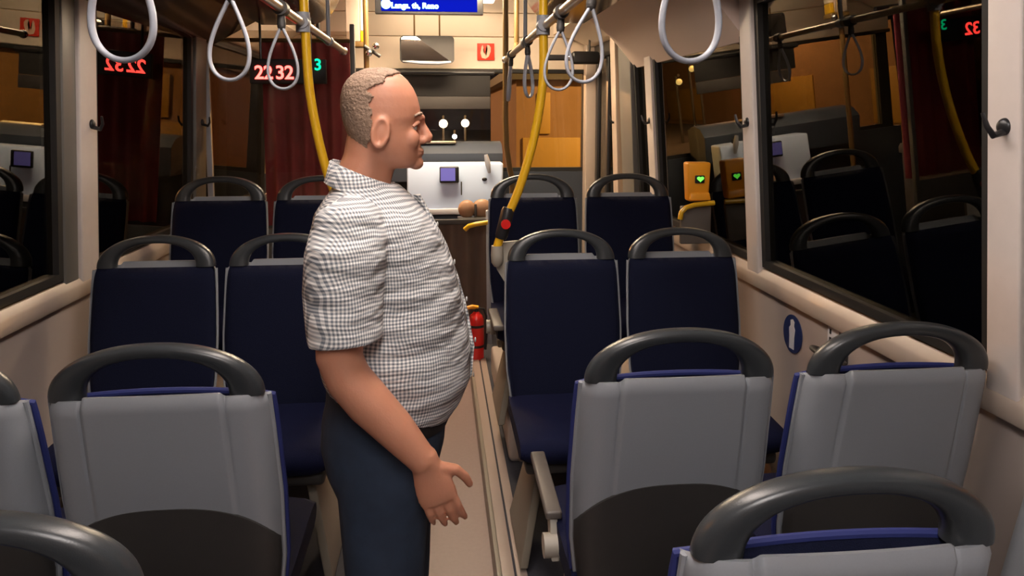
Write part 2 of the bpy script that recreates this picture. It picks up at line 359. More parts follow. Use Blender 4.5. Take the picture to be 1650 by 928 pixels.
# ------------------------------------------------------------------ seats
SH = .94           # shell top above base
def rec(z): return .125*(.95-z)/.65
def hw(z):
    ks = [(.28, .145), (.34, .170), (.42, .192), (.55, .209), (.70, .213), (.85, .209), (.96, .204)]
    for (a, x), (b, y) in zip(ks, ks[1:]):
        if z <= b: t = max(0, (z-a)/(b-a)); return x + (y-x)*t
    return ks[-1][1]
def shell_y(u, z): return rec(z) + .042*abs(u)**14 - .010*(1-u*u)
def sstep(x, a, b): t = min(1, max(0, (x-a)/(b-a))); return t*t*(3-2*t)
def build_seat():
    root = empty('bus_seat')
    def P(u, v, s):
        mid = 1 - sstep(abs(u), .60, .64)
        top = SH + .010*mid - .012*max(0, abs(u)-.93)/.07
        z = .28 + (top-.28)*v
        y = shell_y(u, z) - .005*mid*sstep(z, .55, .80) + (.005*math.exp(-((abs(u)-.635)/.014)**2)*sstep(z, .62, .90) if s == 0 else 0)
        if s == 0: y += .010*sstep(v, .975, 1.0)
        return (hw(z)*u, y + (.016 if s else 0), z)
    obj('back_shell', slab(B(), 112, 40, P), shellm, root, ang=50)
    def K(u, v, s):
        top = .705 - .075*abs(u)**2.6 - .03*abs(u)**12
        z = .272 + (top-.272)*v
        return (hw(z)*u*.985, shell_y(u*.985, z) - (.006 if s == 0 else -.004), z)
    obj('kick_panel', slab(B(), 40, 20, K), kickm, root, ang=50)
    def U(u, v, s):
        z = .42 + (.936-.42)*v
        e = (1-abs(u)**6)**.4 * (1-abs(2*v-1)**14)**.4
        x = u*(hw(z)-.002)
        if v > .9: x *= 1 - .04*((v-.9)/.1)**2
        y0 = rec(z) + .046
        return (x, y0 + (.030*e + .012*abs(u)**3*0 if s else -.016*e), z)
    obj('backrest_cushion', slab(B(), 40, 30, U), navy, root, ang=60)
    pp = [(-(hw(z)+.003), rec(z)+.060, z) for z in [.43+.49*k/20 for k in range(21)]]
    pp += [(u*(hw(.94)-.006), rec(.95)+.052, .928+.012*(1-u*u)) for u in [-.92+.184*k for k in range(11)]]
    pp += [(hw(z)+.003, rec(z)+.060, z) for z in [.92-.49*k/20 for k in range(21)]]
    obj('piping', tube(B(), pp, .0065, 8), piping, root)
    # light edge trim down each side of the backrest
    for sx in (-1, 1):
        pts = [(sx*(hw(z)-.001), shell_y(1, z)+.002, z) for z in [.42+.51*k/16 for k in range(17)]]
        obj('edge_trim', tube(B(), pts, .0055, 8), shellm, root)
    # seat cushion, rounded front
    bm = B(); n = 14
    prof = [(.10, .375), (.50, .372), (.535, .39), (.548, .42), (.540, .452), (.51, .470), (.40, .478), (.25, .468), (.12, .474)]
    rings = []
    for k in range(n+1):
        u = -1+2*k/n; r = 1-abs(u)**8*.9; zc, yc = .425, .32
        rings.append([(u*.205, yc+(y-yc)*(.94+.06*r), zc+(z-zc)*(.55+.45*r)) for y, z in prof])
    loft(bm, rings); obj('seat_cushion', bm, blue, root, ang=50)
    bm = B(); box(bm, (-.185, .12, .335), (.185, .50, .380), .015); obj('seat_pan', bm, kickm, root)
    # grab handle arch
    bm = B(); rings = []
    N = 40; A, Hh, a_in, h_in = .200, .107, .134, .078
    def sup(t, a, h, p): c, s_ = math.cos(t), math.sin(t); return (math.copysign(abs(c)**(2/p), c)*a, abs(s_)**(2/p)*h)
    for k in range(N+1):
        t = PI*k/N
        xo, zo = sup(t, A, Hh, 2.12); xi, zi = sup(t, a_in, h_in, 2.3)
        cx, cz, dx, dz = (xo+xi)/2, (zo+zi)/2, (xo-xi)/2, (zo-zi)/2*.95
        ring = []
        for q in range(20):
            f = 2*PI*q/20; c, s_ = math.cos(f), math.sin(f)
            rr = math.copysign(abs(c)**.75, c); yy = math.copysign(abs(s_)**.75, s_)
            z = SH - .004 + (cz+dz*rr)*1.03
            ring.append((cx+dx*rr, (.033 + .022*yy) + rec(z)*.9, z))
        rings.append(ring)
    loft(bm, rings); obj('grab_handle', bm, handm, root, ang=60)
    # splayed legs and rail
    for sx in (-1, 1):
        bm = B()
        prism(bm, [(sx*.172,.10,.0), (sx*.200,.10,.0), (sx*.200,.46,.0), (sx*.172,.46,.0), (sx*.105,.20,.335), (sx*.135,.20,.335), (sx*.135,.40,.335), (sx*.105,.40,.335)], .005)
        obj('leg', bm, legm, root)
    obj('cross_bar', box(B(), (-.19, .27, .300), (.19, .33, .334), .008), legm, root)
    return root
seat0 = build_seat(); used = [False]
def add_seat(x, y, z, face, label, group):
    if not used[0]: r = seat0; used[0] = True
    else:
        r = seat0.copy(); C.objects.link(r)
        for ch in SEATPARTS:
            if face < 0 and ch.name.startswith('piping'): continue
            c = ch.copy(); C.objects.link(c); c.parent = r
    r.location = (x, y, z); r.rotation_euler = (0, 0, 0 if face > 0 else PI)
    tag(r, label, 'seat', group)
    return r
SEATPARTS = list(seat0.children)
# nearest row, silver backs to the camera
G1, G2, G3, G4 = 'forward-facing seats with silver backs', 'forward-facing seats with silver backs', 'rear-facing navy seats in the middle of the bus', 'rear-facing navy seats furthest forward'
add_seat(.508, .81, .10, 1, 'nearest silver-backed seat at bottom right, its dark arched handle largest in view', G1)
add_seat(-.548, .81, .10, 1, 'silver-backed seat cut by bottom left corner, only its dark handle showing', G1)
sC = add_seat(.490, 1.405, .107, 1, 'silver-backed aisle seat right of the aisle, with grey folding armrest', G2)
add_seat(.968, 1.405, .107, 1, 'silver-backed seat against the right wall below the large window', G2)
add_seat(-.545, 1.405, .107, 1, 'silver-backed aisle seat left of the aisle, beside the standing man', G2)
add_seat(-1.0, 1.405, .107, 1, 'silver-backed seat at left edge of the picture, mostly cut off', G2)
add_seat(.445, 2.70, .12, -1, 'navy seat facing the camera right of the aisle, beside white pole bracket', G3)
add_seat(.898, 2.70, .12, -1, 'navy seat facing the camera by the right wall with round blue sticker', G3)
add_seat(-.545, 2.70, .12, -1, 'navy seat facing the camera left of the aisle, partly behind the man', G3)
add_seat(-.992, 2.70, .12, -1, 'navy seat facing the camera by the left wall, behind silver-backed seat', G3)
sE = add_seat(.437, 3.49, .265, -1, 'far navy seat right of the aisle, crossed by the curved yellow pole', G4)
add_seat(.897, 3.49, .265, -1, 'far navy seat next to orange ticket validator by right window', G4)
add_seat(-.545, 3.49, .265, -1, 'far navy seat left of the aisle, mostly hidden by the man\'s shoulder', G4)
add_seat(-.992, 3.49, .265, -1, 'far navy seat by left window, under the red clock digits', G4)
# armrests
def armrest(parent, sx):
    r = obj('armrest', (lambda b: (prism(b, [(sx*.212-.021,.34,.462), (sx*.212+.021,.34,.462), (sx*.212+.021,.66,.474), (sx*.212-.021,.66,.474), (sx*.212-.021,.34,.484), (sx*.212+.021,.34,.484), (sx*.212+.021,.66,.496), (sx*.212-.021,.66,.496)], .006), b)[1])(B()), armm, parent)
    bm = B(); cyl(bm, (sx*.185, .335, .40), (sx*.240, .335, .40), .030); prism(bm, [(sx*.212-.010,.31,.37), (sx*.212+.010,.31,.37), (sx*.212+.010,.36,.37), (sx*.212-.010,.36,.37), (sx*.212-.010,.35,.47), (sx*.212+.010,.35,.47), (sx*.212+.010,.40,.47), (sx*.212-.010,.40,.47)], .003)
    cyl(bm, (sx*.16, .335, .40), (sx*.185, .335, .40), .018)
    obj('hinge', bm, hingem, r)
    return r
armrest(sC, -1)
armrest(sE, 1)

# ------------------------------------------------------------------ rails, poles, straps
def rail(x, y0, y1, lab):
    e = empty('hand_rail', (x, 0, 1.915)); tag(e, lab, 'rail', 'overhead hand rails')
    obj('bar', tube(B(), [(0, y0, 0), (0, y1, 0)], .0155, 20), brass, e)
    for y in (1.5, 3.4):
        bm = B(); cyl(bm, (0, y, .0), (0, y, .26), .009); cyl(bm, (0, y-.02, 0), (0, y+.02, 0), .021); obj('hanger', bm, jointm, e)
    bm = B(); ball(bm, (0, y1, 0), .021); obj('end_cap', bm, chrome, e)
rail(-.485, -1.0, 3.92, 'brushed overhead rail above the left side of the aisle')
rail(.395, -1.0, 4.42, 'brushed overhead rail above the right side of the aisle')
def yellow_pole(s, pts, lab, button):
    e = empty('yellow_pole', (pts[0][0], 2.75, pts[-1][2])); tag(e, lab, 'pole', 'curved yellow poles')
    ox, oz = pts[0][0], pts[-1][2]
    # smooth curve through the points
    P = [Vector((x-ox, 0, z-oz)) for x, _, z in pts]; Q = []
    for i in range(len(P)-1):
        a, b, c, d = P[max(i-1, 0)], P[i], P[i+1], P[min(i+2, len(P)-1)]
        for k in range(8):
            t = k/8; Q.append(.5*((2*b)+(c-a)*t+(2*a-5*b+4*c-d)*t*t+(3*b-a-3*c+d)*t**3))
    Q.append(P[-1])
    obj('tube', tube(B(), Q, .0165, 20), yellow, e)
    zj = 1.915-oz
    bm = B(); cyl(bm, (0, 0, zj-.035), (0, 0, zj+.035), .025); cyl(bm, (0, -.03, zj), (0, .03, zj), .024); obj('joint', bm, jointm, e)
    return e, Q
eR, Q = yellow_pole(1, [(.386, 0, 2.235), (.386, 0, 1.95), (.386, 0, 1.72), (.355, 0, 1.51), (.301, 0, 1.32), (.247, 0, 1.19), (.214, 0, 1.09)], 'curved yellow pole on the right with red stop button near its foot', True)
bm = B(); d = (Vector((.254-.386, 0, 1.225-1.09))); d2 = Vector((.231-.386, 0, 1.135-1.09))
tube(bm, [d+(d-d2)*.15, d, d2, d2-(d-d2)*.15], [.020, .0245, .0245, .020], 20)
bx = obj('button_box', bm, black, eR)
bm = B(); m_ = (d+d2)/2; cyl(bm, m_+Vector((.002,-.020,0)), m_+Vector((.002,-.031,0)), .018); obj('stop_button', bm, redp, bx)
yellow_pole(-1, [(-.481, 0, 2.17), (-.474, 0, 1.92), (-.467, 0, 1.71), (-.447, 0, 1.553), (-.42, 0, 1.418), (-.393, 0, 1.326), (-.35, 0, 1.20), (-.315, 0, 1.07)], 'curved yellow pole on the left, disappearing behind the man', False)
# white foot brackets of the yellow poles
for s, x0, lab in ((1, .214, 'cream bracket holding the right yellow pole at seat shoulder'), (-1, -.315, 'cream bracket holding the left yellow pole behind the man')):
    e = empty('pole_bracket', (x0, 2.765, 1.06)); tag(e, lab, 'bracket', 'yellow pole brackets')
    bm = B(); tube(bm, [(0, -.015, .035), (0, -.015, .0), (0, -.012, -.03), (0, -.01, -.045)], [.022, .024, .022, .012], 16); obj('socket', bm, hingem, e)
    bm = B(); k = 14; ring = [(-.016*s, .03), (.02*s, .045), (.085*s, .05), (.085*s, -.17), (.06*s, -.155), (.03*s, -.11), (.0, -.06), (-.014*s, -.02)]
    loft(bm, [[(x, y, z) for x, z in ring] for y in (0., .014)]); obj('plate', bm, hingem, e)
# hanging straps
def build_strap():
    r = empty('hanging_strap')
    bm = B(); cyl(bm, (0, -.024, 0), (0, .024, 0), .0235); cyl(bm, (0, 0, -.015), (0, 0, -.052), .011, .014); ball(bm, (0, 0, -.055), .013)
    obj('clamp', bm, kickm, r)
    pts = []
    for k in range(56):
        t = 2*PI*k/56; q = (1-math.cos(t))/2
        pts.append((.061*math.sin(t)*q**.55*1.0, 0, -.050 - .198*q**.9))
    obj('loop', tube(B(), pts, .0048, 12, closed=True, flat=1.9, up=(0, 1, 0)), strapm, r, ang=80)
    return r
st0 = build_strap(); stp = list(st0.children)
straps = [(-.485, 1.215, 'large looped grey hanging strap nearest on the left rail', 0, 0), (-.485, 1.84, 'teardrop grey hanging strap on left rail, second from the camera', 0, 3), (-.485, 2.40, 'small teardrop hanging strap in front of the red clock digits', 0, 0),
          (.395, 1.15, 'large looped grey hanging strap nearest on the right rail', 0, 0), (.395, 1.89, 'hanging strap on right rail just on our side of yellow pole, swung left', 0, 7), (.395, 2.40, 'hanging strap on right rail overlapping the curved yellow pole', 0, 2),
          (.395, 3.32, 'small far hanging strap beyond the right yellow pole', 60, -2), (.395, 4.05, 'tiny farthest hanging strap at the end of right rail', 80, 4)]
for i, (x, y, lab, rz, sw) in enumerate(straps):
    if i == 0: r = st0
    else:
        r = st0.copy(); C.objects.link(r)
        for ch in stp: c = ch.copy(); C.objects.link(c); c.parent = r
    r.location = (x, y, 1.915)
    r.rotation_euler = (0, math.radians(sw), 0)
    if rz:
        for c in r.children:
            if c.name.startswith('loop'): c.rotation_euler = (0, 0, math.radians(rz))
    tag(r, lab, 'strap', 'hanging straps')
# straight poles further forward
bm = B(); tube(bm, [(.40, 4.46, CEIL-.005), (.40, 4.46, 1.55), (.405, 4.46, 1.40), (.425, 4.46, 1.26), (.44, 4.46, 1.20), (.44, 4.46, .0)], .0175, 16)
tag(obj('bronze_pole', bm, bronze), 'dull bronze vertical pole where the right rail ends', 'pole', 'bronze poles')
bm = B(); tube(bm, [(-.462, 4.9, CEIL-.005), (-.462, 4.9, .0)], .0175, 16)
tag(obj('bronze_pole', bm, bronze), 'dull bronze vertical pole left of the blue information screen', 'pole', 'bronze poles')
bm = B(); tube(bm, [(.512, 4.9, CEIL-.005), (.512, 4.9, 2.06), (.50, 4.84, 2.02), (.45, 4.60, 1.97), (.405, 4.49, 1.95)], .0165, 16)
tag(obj('bronze_pole', bm, bronze), 'short bronze pole bending back to the right rail end', 'pole', 'bronze poles')
# joints
e = empty('pole_joint', (-.442, 4.88, 1.985)); tag(e, 'chrome pole joint left of mirror, above the man', 'joint')
bm = B(); ball(bm, (.045, -.02, .045), .022); ball(bm, (.0, -.02, .0), .022); obj('knob', bm, chrome, e)
bm = B(); cyl(bm, (-.03, 0, .045), (.07, 0, -.02), .012); obj('arm', bm, kickm, e)
# dark bars beside the ducts
e = empty('door_arm', (.70, 5.30, 2.0)); tag(e, 'black door arm bar beneath the header by front door', 'door arm')
obj('bar', box(B(), (.02, -.02, -.02), (.46, .02, .02), .01), black, e)
obj('motor_housing', box(B(), (.25, -.04, -.045), (.45, .04, .045), .02), black, e)
obj('end_cap', ball(B(), (.235, -.03, 0), .024), chrome, e)
obj('link_rod', tube(B(), [(.38, 0, .04), (.38, 0, .24)], .008, 10), kickm, e)
e = empty('support_bar', (-.74, 4.62, 2.03)); tag(e, 'short dark rounded bar under left duct, by rail end', 'bar')
obj('bar', tube(B(), [(0, 0, 0), (.2, 0, 0)], .020, 16), black, e); obj('bracket', tube(B(), [(.02, 0, .0), (.02, 0, .425)], .012, 12), black, e)

# ------------------------------------------------------------------ front of the bus
# information screen
e = empty('information_screen', (-.055, 5.0, 2.252)); tag(e, 'blue information screen with cyan text hanging from the ceiling', 'screen')
obj('housing', box(B(), (-.355, 0, 0), (.355, .05, .20), .005), black, e)
obj('display', box(B(), (-.315, -.004, .018), (.315, .001, .19)), scr_blue, e, smooth=False)
text_mesh('Langs. th, Reno', .050, scr_cyan, e, 'text_line', loc=(-.095, -.006, .052), bold=.0022)
bm = B(); cyl(bm, (-.283, -.0075, .062), (-.283, -.004, .062), .032, n=32); obj('route_badge', bm, scr_cyan, e)
bm = B(); 
for dx in (-.30, .30): box(bm, (dx-.02, .015, .20), (dx+.02, .035, .207)) 
obj('ceiling_mount', bm, black, e)
# interior mirror
e = empty('rear_view_mirror', (-.078, 5.3, 2.05)); tag(e, 'wide rounded rear view mirror hanging on two rods', 'mirror')
def rrect(hx, hz, r, n=8):
    out = []
    for cx, cz, a0 in ((hx-r, hz-r, 0), (-hx+r, hz-r, PI/2), (-hx+r, -hz+r, PI), (hx-r, -hz+r, 1.5*PI)):
        for k in range(n+1): a = a0+PI/2*k/n; out.append((cx+r*math.cos(a), cz+r*math.sin(a)))
    return out
bm = B(); O = rrect(.19, .095, .03)
loft(bm, [[(x, .0, z) for x, z in O], [(x, .03, z*.98) for x, z in O], [(x*.9, .05, z*.85) for x, z in O]]); obj('casing', bm, kickm, e)
bm = B(); O = rrect(.181, .083, .026)
loft(bm, [[(x, -.004, z+.004) for x, z in O], [(x, .001, z+.004) for x, z in O]])
g = obj('mirror_glass', bm, mirrm, e)
g.rotation_euler = (math.radians(-7), 0, math.radians(5))
obj('lower_rim', tube(B(), [(-.17, -.012, -.083), (-.05, -.02, -.094), (.08, -.02, -.096), (.165, -.012, -.088)], [.008, .012, .012, .008], 12), strapm, e)
for x in (-.088, .088): obj('rod', tube(B(), [(x, .02, .09), (x, .02, CEIL-2.052)], .006, 10), bronze, e)
# red fire sign
e = empty('fire_sign', (.353, 5.592, 2.062)); tag(e, 'small red square fire safety sign with pale flame mark', 'sign')
obj('plate', box(B(), (-.064, -.003, -.062), (.064, .002, .062), .001), redsign, e)
bm = B()
fl = [(-.032, .035), (-.040, -.01), (-.030, -.045), (-.002, -.052), (.022, -.035), (.036, .0), (.038, .030), (.026, .048), (.006, .052), (.012, .03), (.012, .008), (-.006, -.018), (-.016, -.005), (-.016, .03), (-.024, .05)]
v0 = [bm.verts.new((x, -.004, z)) for x, z in fl]; v1 = [bm.verts.new((x, -.0045, z)) for x, z in fl]
bm.faces.new(v0); bm.faces.new(v1[::-1])
for i in range(len(fl)): bm.faces.new((v0[i], v0[i-1], v1[i-1], v1[i]))
bmesh.ops.triangulate(bm, faces=bm.faces)
obj('flame_mark', bm, signw, e, smooth=False)
# sun visor in the windscreen
e = empty('sun_visor', (.13, 5.52, 1.90)); tag(e, 'dark pull-down sun visor across top of windscreen', 'sun visor')
obj('fabric', box(B(), (-.55, -.004, -.17), (.25, .004, 0), .002), visor, e)
obj('lower_panel', box(B(), (-.50, -.012, -.265), (.25, .006, -.172), .004), visorl, e)
obj('roller', tube(B(), [(-.58, 0, .0), (.28, 0, .0)], .018, 16), black, e)
# dashboard, white console, phone holder
e = empty('dashboard', (.1, 5.28, 1.12)); tag(e, 'blue-grey dashboard under the windscreen', 'dashboard')
bm = B(); loft(bm, [[(x, y, z) for y, z in ((0, 0), (-.02, .20), (.06, .26), (.20, .28), (.33, .25), (.33, 0))] for x in (-.85, .35)]); obj('body', bm, dash, e)
obj('amber_highlight', box(B(), (-.30, .04, .268), (.02, .18, .285), .004), brass, e)  # brass strip standing in for amber highlights along the dashboard
e = empty('driver_console', (.20, 5.0, .95)); tag(e, 'white console box beside the driver, lit from above', 'console')
bm = B(); prism(bm, [(-.42,.0,.0), (.225,.0,.0), (.225,.22,.0), (-.42,.22,.0), (-.42,.03,.315), (.235,.03,.315), (.235,.20,.315), (-.42,.20,.315)], .012); obj('body', bm, white, e)
obj('cabinet', box(B(), (-.42, .04, -.949), (.21, .20, -.001), .01), dash, e)
obj('lower_ledge', box(B(), (-.42, -.03, -.03), (.225, -.002, .012), .006), stick_w, e)
obj('slot', box(B(), (-.057, -.004+.012, .10), (-.049, .02, .19)), kickm, e)
obj('lock', ball(B(), (.105, .018, .205), .018, (1, .5, .7)), black, e)
e = empty('driver_screen', (.075, 4.975, 1.19)); tag(e, 'small dark ticket screen glowing purple on the white console', 'screen')
obj('casing', box(B(), (-.075, 0, -.055), (.055, .03, .055), .008), black, e, rot=(0, 0, 0))
obj('display', box(B(), (-.068, -.003, -.040), (.030, .001, .046)), scr_pur, e, smooth=False)
e = empty('handset', (.325, 5.01, 1.27)); tag(e, 'small pale handset hooked on top of the white console', 'handset')
obj('body', tube(B(), [(-.012, -.01, .055), (0, -.015, .0), (.012, -.012, -.07)], [.012, .020, .010], 14), strapm, e)
obj('hook', tube(B(), [(0, .0, .02), (0, .04, .03), (0, .05, .0)], .006, 10), black, e)
# brown partition panel behind the console, bag, yellow bar, extinguisher
def pleated(name, x0, x1, y, z0, z1, m, parent, amp=.02, wl=.09):
    def P(u, v, s):
        x = (x0+x1)/2 + u*(x1-x0)/2
        yy = amp*math.sin(2*PI*x/wl + .8*math.sin(9*x)) * (.5+.5*(1-v)) + .004*math.sin(37*x)
        return (x, y+yy+(.006 if s else 0), z0+(z1-z0)*v)
    return obj(name, slab(B(), 90, 6, P), m, parent, ang=80)
e = empty('brown_screen', (0, 4.72, 0)); tag(e, 'brown pleated low screen between aisle and driver area', 'screen')
pleated('curtain', -.30, .30, 0, .02, .90, brownc, e, .018, .11)
obj('frame', box(B(), (.295, -.02, .0), (.33, .02, .98), .006), strapm, e)
obj('frame', box(B(), (-.34, -.02, .0), (-.305, .02, .98), .006), strapm, e)
obj('top_rail', box(B(), (-.305, -.01, .89), (.295, .01, .925), .005), kickm, e)
e = empty('yellow_grab_bar', (.245, 4.60, .91)); tag(e, 'short yellow grab bar in front of the brown screen', 'grab bar')
obj('bar', tube(B(), [(-.09, 0, -.035), (-.065, -.01, -.012), (-.02, -.015, .0), (.02, -.015, .006), (.055, -.01, .010)], .015, 14), yellow, e)
obj('stay', tube(B(), [(.04, -.01, .006), (.04, .105, -.0)], .009, 10), kickm, e)
e = empty('leather_bag', (.235, 4.80, .925)); tag(e, 'tan leather bag resting on top of the brown screen', 'bag')
bm = B(); ball(bm, (-.06, 0, .055), .06, (.95, .6, 1.0)); obj('pouch', bm, leather, e)
bm = B(); ball(bm, (.04, 0, .058), .065, (1.05, .6, .95)); obj('pouch', bm, leather, e)
obj('buckle_strap', box(B(), (-.012, -.04, .0), (.004, .03, .09), .004), kickm, e)
obj('support', box(B(), (-.12, -.055, -.02), (.09, .05, .003), .004), kickm, e)
e = empty('fire_extinguisher', (.215, 4.42, .075)); tag(e, 'red fire extinguisher standing by the aisle beyond the man', 'fire extinguisher')
bm = B(); tube(bm, [(0, 0, .0), (0, 0, .01), (0, 0, .27), (0, 0, .295), (0, 0, .315), (0, 0, .322)], [.038, .046, .046, .038, .020, .012], 28); obj('cylinder', bm, redp, e)
for z in (.10, .225): obj('band', tube(B(), [(0, 0, z), (0, 0, z+.016)], .0475, 28), black, e)
obj('valve', tube(B(), [(0, 0, .318), (0, 0, .345)], .014, 14), black, e)
obj('handle', tube(B(), [(.01, 0, .345), (-.03, -.01, .352), (-.065, -.012, .345)], [.012, .014, .009], 12), orange, e)
obj('hose', tube(B(), [(.01, 0, .34), (.045, 0, .335), (.060, 0, .29), (.062, 0, .18), (.055, 0, .08)], .008, 12), black, e)
obj('stand', box(B(), (-.055, -.055, -.073), (.06, .055, .0), .008), black, e)
# maroon curtain and glass screen behind the driver
e = empty('driver_curtain', (-.745, 4.36, 0)); tag(e, 'dark maroon curtain behind the driver seat', 'curtain')
pleated('cloth', -.25, .25, 0, .95, 2.00, maroon, e, .022, .085)
obj('curtain_rail', tube(B(), [(-.49, 0, 2.01), (.27, 0, 2.01)], .012, 12), bronze, e)
e = empty('driver_partition', (-.85, 4.24, 0)); tag(e, 'glass driver partition with grey base at left front', 'partition')
obj('base_panel', box(B(), (-.40, -.012, .105), (.36, .012, .95), .005), pilld, e)
obj('post', box(B(), (-.432, -.018, .105), (-.402, .018, 2.09), .005), strapm, e)
obj('post', box(B(), (.362, -.018, .105), (.388, .018, 2.09), .005), pilld, e)
obj('glass_pane', box(B(), (-.40, -.004, .952), (.36, .004, 2.05)), glass_part, e, smooth=False)
# lit cabinet beside left header
e = empty('wall_cabinet', (-.545, 5.05, 2.075)); tag(e, 'pale wall cabinet with yellow edge left of the bronze pole', 'cabinet')
obj('door', box(B(), (-.062, 0, .0), (.030, .09, .37), .006), creamd, e); obj('yellow_edge', box(B(), (.032, .01, .0), (.062, .09, .07), .004), yellow, e)
obj('side_panel', box(B(), (.032, .01, .072), (.062, .09, .37), .004), headm, e); obj('base', box(B(), (-.07, -.005, -.035), (.068, .1, -.002), .006), bronze, e)
# LED clock, added where only a double reflection of its digits shows
e = empty('clock_display', (-.822, 4.14, 1.818)); e.scale = (1.1, 1.1, 1.1); tag(e, 'dark clock display showing red 2232 and green 3, added where its reflection shows', 'clock')
obj('housing', box(B(), (-.175, .0, -.055), (.195, .03, .065), .006), rubber, e)
text_mesh('22', .092, redled, e, 'red_digits', loc=(-.105, -.003, -.004), bold=.0015, spacing=.95)
text_mesh('32', .092, redled, e, 'red_digits', loc=(-.005, -.003, -.004), bold=.0015, spacing=.95)
text_mesh('3', .078, greenled, e, 'green_digit', loc=(.156, -.003, .036), bold=.001)
obj('hanger', tube(B(), [(-.12, .015, .06), (-.12, .015, .31)], .006, 10), black, e)
obj('hanger', tube(B(), [(.12, .015, .06), (.12, .015, .31)], .006, 10), black, e)
# ticket validator on the right sill
e = empty('ticket_validator', (1.115, 3.10, 1.02)); tag(e, 'orange ticket validator with green heart light by the right window', 'ticket validator')
bm = B(); prism(bm, [(-.045,-.02,.195), (.045,-.02,.195), (.045,.04,.195), (-.045,.04,.195), (-.056,-.03,.365), (.048,-.03,.365), (.048,.04,.365), (-.056,.04,.365)], .010); obj('body', bm, orange, e)
bm = B(); prism(bm, [(-.044,-.036,.20), (.05,-.036,.20), (.05,-.0,.20), (-.044,-.0,.20), (-.04,-.03,.235), (.044,-.03,.235), (.044,.0,.235), (-.04,.0,.235)], .006); obj('ticket_slot', bm, orange, e)
obj('indicator_window', box(B(), (-.022, -.033, .275), (.020, -.022, .309), .004), black, e)
bm = B(); h = []
for k in range(24):
    t = 2*PI*k/24; h.append((.00095*16*math.sin(t)**3, .00095*(13*math.cos(t)-5*math.cos(2*t)-2*math.cos(3*t)-math.cos(4*t))*.85))
loft(bm, [[(x, -.0345, .294+z) for x, z in h], [(x, -.0325, .294+z) for x, z in h]]); obj('heart_light', bm, green2, e, smooth=False)
obj('grab_bar', tube(B(), [(-.085, -.03, .12), (-.08, -.03, .15), (-.06, -.03, .170), (-.02, -.03, .182), (.065, -.03, .190)], .011, 14), yellow, e)
obj('panel', box(B(), (-.075, -.015, .008), (.06, .01, .175), .006), armm, e)  # solid panel standing in for the partition's reflection in the window
# stickers, hooks
e = empty('round_sticker', (1.203, 2.367, .838)); tag(e, 'round blue sticker with white pictogram on the right wall', 'sticker')
bm = B(); tube(bm, [(0, 0, 0), (-.003, 0, 0)], .066, 40); obj('disc', bm, stick_b, e)
bm = B(); tube(bm, [(-.0035, 0, 0), (-.004, 0, 0)], .060, 40)
bm = B(); pr = [(-.016, -.052), (.016, -.052), (.018, -.01), (.022, .018), (.012, .028), (.014, .046), (-.002, .052), (-.014, .044), (-.011, .030), (-.020, .018), (-.016, -.01)]
loft(bm, [[(-.0042, y, z) for y, z in pr], [(-.0032, y, z) for y, z in pr]]); obj('pictogram', bm, stick_w, e, smooth=False)
e = empty('small_label', (1.203, 2.11, .908)); tag(e, 'small pale label with two black marks under the right sill', 'sticker')
obj('plate', box(B(), (-.003, -.035, -.028), (0, .03, .028), .0008), stick_w, e)
bm = B()
for z in (.012, -.014): box(bm, (-.004, .008, z-.009), (-.0028, .018, z+.007))
obj('black_mark', bm, black, e, smooth=False)
e = empty('belt_loop', (1.19, 2.055, .866)); tag(e, 'dark oval plastic loop on right wall below small label', 'loop')
pts = [(-.034+.034*math.cos(t), -.07*math.sin(t), -.012*math.cos(t)) for t in (2*PI*k/28 for k in range(28))]
obj('ring', tube(B(), pts, .008, 10, closed=True), kickm, e); obj('mount', box(B(), (-.004, -.03, -.022), (.0145, .03, .022), .004), kickm, e)
def build_hook():
    r = empty('coat_hook')
    obj('base', ball(B(), (0, 0, 0), .016, (.6, 1, 1.1)), black, r)
    obj('prong', tube(B(), [(0, 0, -.01), (-.028, .004, -.018), (-.040, .010, .0), (-.042, .02, .028)], [.008, .007, .0055, .004], 10), black, r)
    return r
hk = build_hook(); hkp = list(hk.children)
for i, (x, y, z, rz, lab) in enumerate(((1.142, 1.40, 1.56, 20, 'black coat hook on the near right window pillar'), (1.143, 2.665, 1.56, 20, 'black coat hook on the second right window pillar'), (-1.24, 2.80, 1.553, 180, 'black coat hook on the near left window pillar'), (-1.24, 4.05, 1.55, 180, 'small dark coat hook on the far left window pillar'), (1.145, 3.96, 1.56, 20, 'small dark coat hook on narrow pale pillar, far right'), (1.136, 4.68, 1.56, 20, 'small dark coat hook on pale post beside the door'))):
    if i == 0: r = hk
    else:
        r = hk.copy(); C.objects.link(r)
        for ch in hkp: c = ch.copy(); C.objects.link(c); c.parent = r
    r.location = (x, y, z); r.rotation_euler = (0, 0, math.radians(rz)); tag(r, lab, 'hook', 'coat hooks')

# ------------------------------------------------------------------ standing man
def apply_remesh(bm, name, voxel, smooth_it=4, fac=.5):
    me = bpy.data.meshes.new('tmp'); bmesh.ops.recalc_face_normals(bm, faces=bm.faces); bm.to_mesh(me); bm.free()
    t = bpy.data.objects.new('tmp', me); C.objects.link(t)
    r = t.modifiers.new('r', 'REMESH'); r.mode = 'VOXEL'; r.voxel_size = voxel; r.adaptivity = 0
    if smooth_it: s = t.modifiers.new('s', 'SMOOTH'); s.iterations = smooth_it; s.factor = fac
    dg = bpy.context.evaluated_depsgraph_get(); out = bpy.data.meshes.new_from_object(t.evaluated_get(dg))
    bpy.data.objects.remove(t); bpy.data.meshes.remove(me)
    out.name = name
    for p in out.polygons: p.use_smooth = True
    return out
def mobj(name, me, m, parent):
    o = bpy.data.objects.new(name, me); C.objects.link(o); me.materials.clear(); me.materials.append(m); o.parent = parent; return o
MY = 1.72
